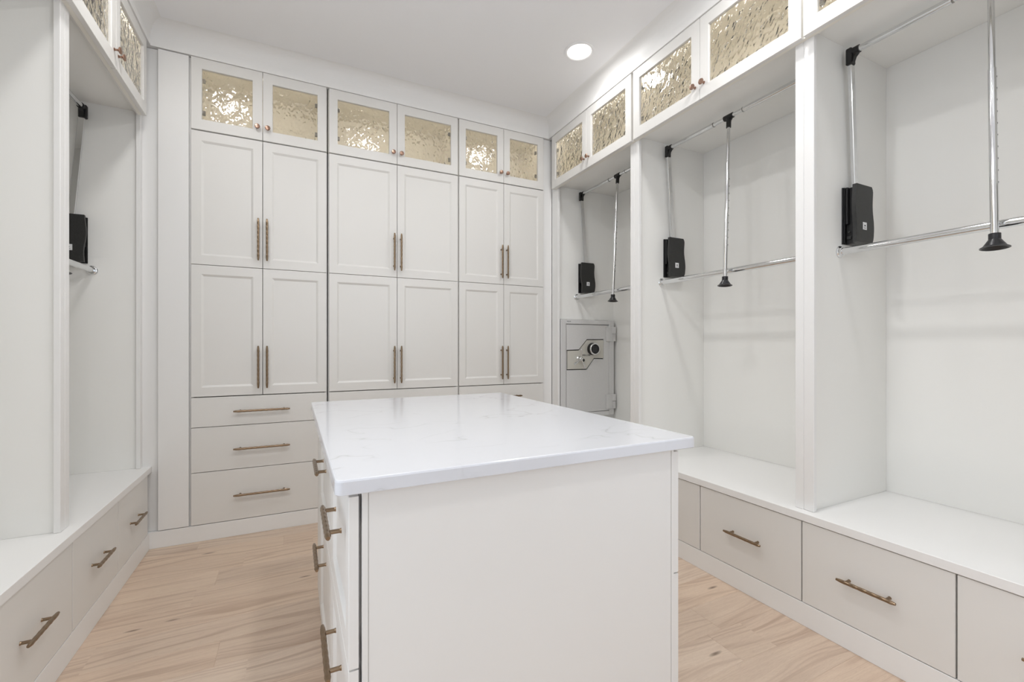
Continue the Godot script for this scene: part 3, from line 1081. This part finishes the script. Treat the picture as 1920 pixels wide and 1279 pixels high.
func safe() -> void:
	var zf := -3.128    # front face
	var t := thing("wall_safe", "grey steel safe with keypad and three-spoke handle built into the bay", "safe", Vector3(2.25, 0.565, -3.30))
	var sb := nst()
	bx(sb, 1.9775, 0.565, -3.72, 2.524, 1.388, zf - 0.040)
	# face frame around the door
	bx(sb, 1.9775, 0.565, zf - 0.0405, 2.0275, 1.388, zf, 0.003)
	bx(sb, 2.4725, 0.565, zf - 0.0405, 2.524, 1.388, zf, 0.003)
	bx(sb, 2.0275, 1.3505, zf - 0.0405, 2.4725, 1.388, zf, 0.003)
	bx(sb, 2.0275, 0.565, zf - 0.0405, 2.4725, 0.603, zf, 0.003)
	obj("body", sb, M.safe, t)
	var sd := nst()
	var pts := PackedVector2Array([Vector2(2.0320, 1.1340), Vector2(2.153, 1.1375), Vector2(2.2345, 1.2235), Vector2(2.412, 1.2262), Vector2(2.412, 1.0526), Vector2(2.3121, 1.0560), Vector2(2.2345, 0.9650), Vector2(2.0320, 0.9650)])
	# door skin cut round the lock plate
	var outer := PackedVector2Array([Vector2(2.0300, 0.6070), Vector2(2.4680, 0.6070), Vector2(2.4680, 1.3455), Vector2(2.0300, 1.3455)])
	prism(sd, Vector3(0, 0, zf - 0.013), Vector3.RIGHT, Vector3.UP, Vector3.BACK, PackedVector2Array([outer[3], pts[0], pts[1], pts[2], pts[3], outer[2]]), 0.013)
	prism(sd, Vector3(0, 0, zf - 0.013), Vector3.RIGHT, Vector3.UP, Vector3.BACK, PackedVector2Array([pts[3], pts[4], outer[1], outer[2]]), 0.013)
	prism(sd, Vector3(0, 0, zf - 0.013), Vector3.RIGHT, Vector3.UP, Vector3.BACK, PackedVector2Array([pts[4], pts[5], pts[6], pts[7], outer[0], outer[1]]), 0.013)
	prism(sd, Vector3(0, 0, zf - 0.013), Vector3.RIGHT, Vector3.UP, Vector3.BACK, PackedVector2Array([outer[3], outer[0], pts[7], pts[0]]), 0.013)
	var door := obj("door", sd, M.safe, t)
	var sg := nst()
	prism(sg, Vector3(0, 0, zf - 0.0125), Vector3.RIGHT, Vector3.UP, Vector3.BACK, pts, 0.001)
	obj("recess", sg, M.gap, door)
	var inner := PackedVector2Array()
	for p in Geometry2D.offset_polygon(pts, -0.0075)[0]:
		inner.append(Vector2(p.x + (0.006 if p.x > 2.39 else 0.0), p.y))
	var sp := nst()
	prism(sp, Vector3(0, 0, zf - 0.012), Vector3.RIGHT, Vector3.UP, Vector3.BACK, inner, 0.0105)
	obj("lock_plate", sp, M.safe_plate, door)
	# hinges
	for y in [1.2705, 0.683]:
		var sh := nst()
		bx(sh, 2.437, y - 0.0625, zf, 2.4965, y + 0.0625, zf + 0.012, 0.0015)
		bx(sh, 2.4965, y + 0.003, zf - 0.02, 2.536, y + 0.0625, zf + 0.012, 0.0015)
		bx(sh, 2.500, y - 0.0625, zf - 0.02, 2.536, y + 0.0005, zf + 0.010, 0.0015)
		obj("hinge", sh, M.safe, t)
	# keypad
	var kc := Vector3(2.292, 1.141, zf - 0.002)
	var sk := nst()
	lathe(sk, kc, Vector3.BACK, [Vector2(0.052, 0), Vector2(0.052, 0.006), Vector2(0.049, 0.010), Vector2(0.049, 0.036), Vector2(0.047, 0.036)], 40)
	var pad := obj("keypad", sk, M.jet, t)
	var sr := nst()
	lathe(sr, kc, Vector3.BACK, [Vector2(0.049, 0.034), Vector2(0.0505, 0.036), Vector2(0.0505, 0.042), Vector2(0.048, 0.045), Vector2(0.0405, 0.044), Vector2(0.040, 0.040)], 40)
	obj("bezel", sr, M.chrome, pad)
	var sq := nst()
	lathe(sq, kc, Vector3.BACK, [Vector2(0.0415, 0.040), Vector2(0.041, 0.0425), Vector2(0, 0.043)], 32)
	obj("dial_face", sq, M.jet, pad)
	for r in 4:
		for c in 3:
			var sy := nst()
			bx(sy, kc.x - 0.021 + c * 0.0165, kc.y + 0.014 - r * 0.0135, kc.z + 0.0425, kc.x - 0.021 + c * 0.0165 + 0.009, kc.y + 0.014 - r * 0.0135 + 0.0065, kc.z + 0.0445, 0.0006)
			obj("key", sy, M.key, pad)
	# three-spoke handle
	var hc := Vector3(2.150, 1.060, zf - 0.002)
	var sx := nst()
	lathe(sx, hc, Vector3.BACK, [Vector2(0.020, 0), Vector2(0.019, 0.006), Vector2(0.013, 0.010), Vector2(0.013, 0.034), Vector2(0.016, 0.036), Vector2(0.016, 0.046), Vector2(0.012, 0.050), Vector2(0, 0.051)], 28)
	for a in [1.62, 3.70, 5.15]:
		var dv := Vector3(cos(a), sin(a), 0.12).normalized()
		lathe(sx, hc + Vector3(0, 0, 0.040), dv, [Vector2(0.007, 0.006), Vector2(0.0065, 0.03), Vector2(0.010, 0.078), Vector2(0.008, 0.085), Vector2(0, 0.087)], 14)
	obj("spoke_handle", sx, M.chrome, door)
	var sl := nst()
	lathe(sl, Vector3(2.196, 1.046, zf - 0.002), Vector3.BACK, [Vector2(0.0135, 0), Vector2(0.0135, 0.008), Vector2(0.010, 0.010), Vector2(0, 0.010)], 24)
	obj("key_lock", sl, M.jet, door)
	lettering("HOLLON", 0.0150, Vector3(2.2310, 1.0885, zf - 0.0012), door)
	lettering("HOLLON", 0.0066, Vector3(2.0545, 1.3715, zf + 0.0002), t)

func lettering(text: String, size: float, at: Vector3, parent: Node3D) -> void:
	var tm := TextMesh.new()
	var f := SystemFont.new()
	f.font_names = PackedStringArray(["Droid Sans"])
	f.font_weight = 700
	tm.font = f
	tm.text = text
	tm.font_size = 32
	tm.pixel_size = size / 32.0 * 1.35
	tm.depth = 0.0006
	tm.material = M.ink
	put_mesh("lettering", tm, Transform3D(Basis.IDENTITY, at), parent)
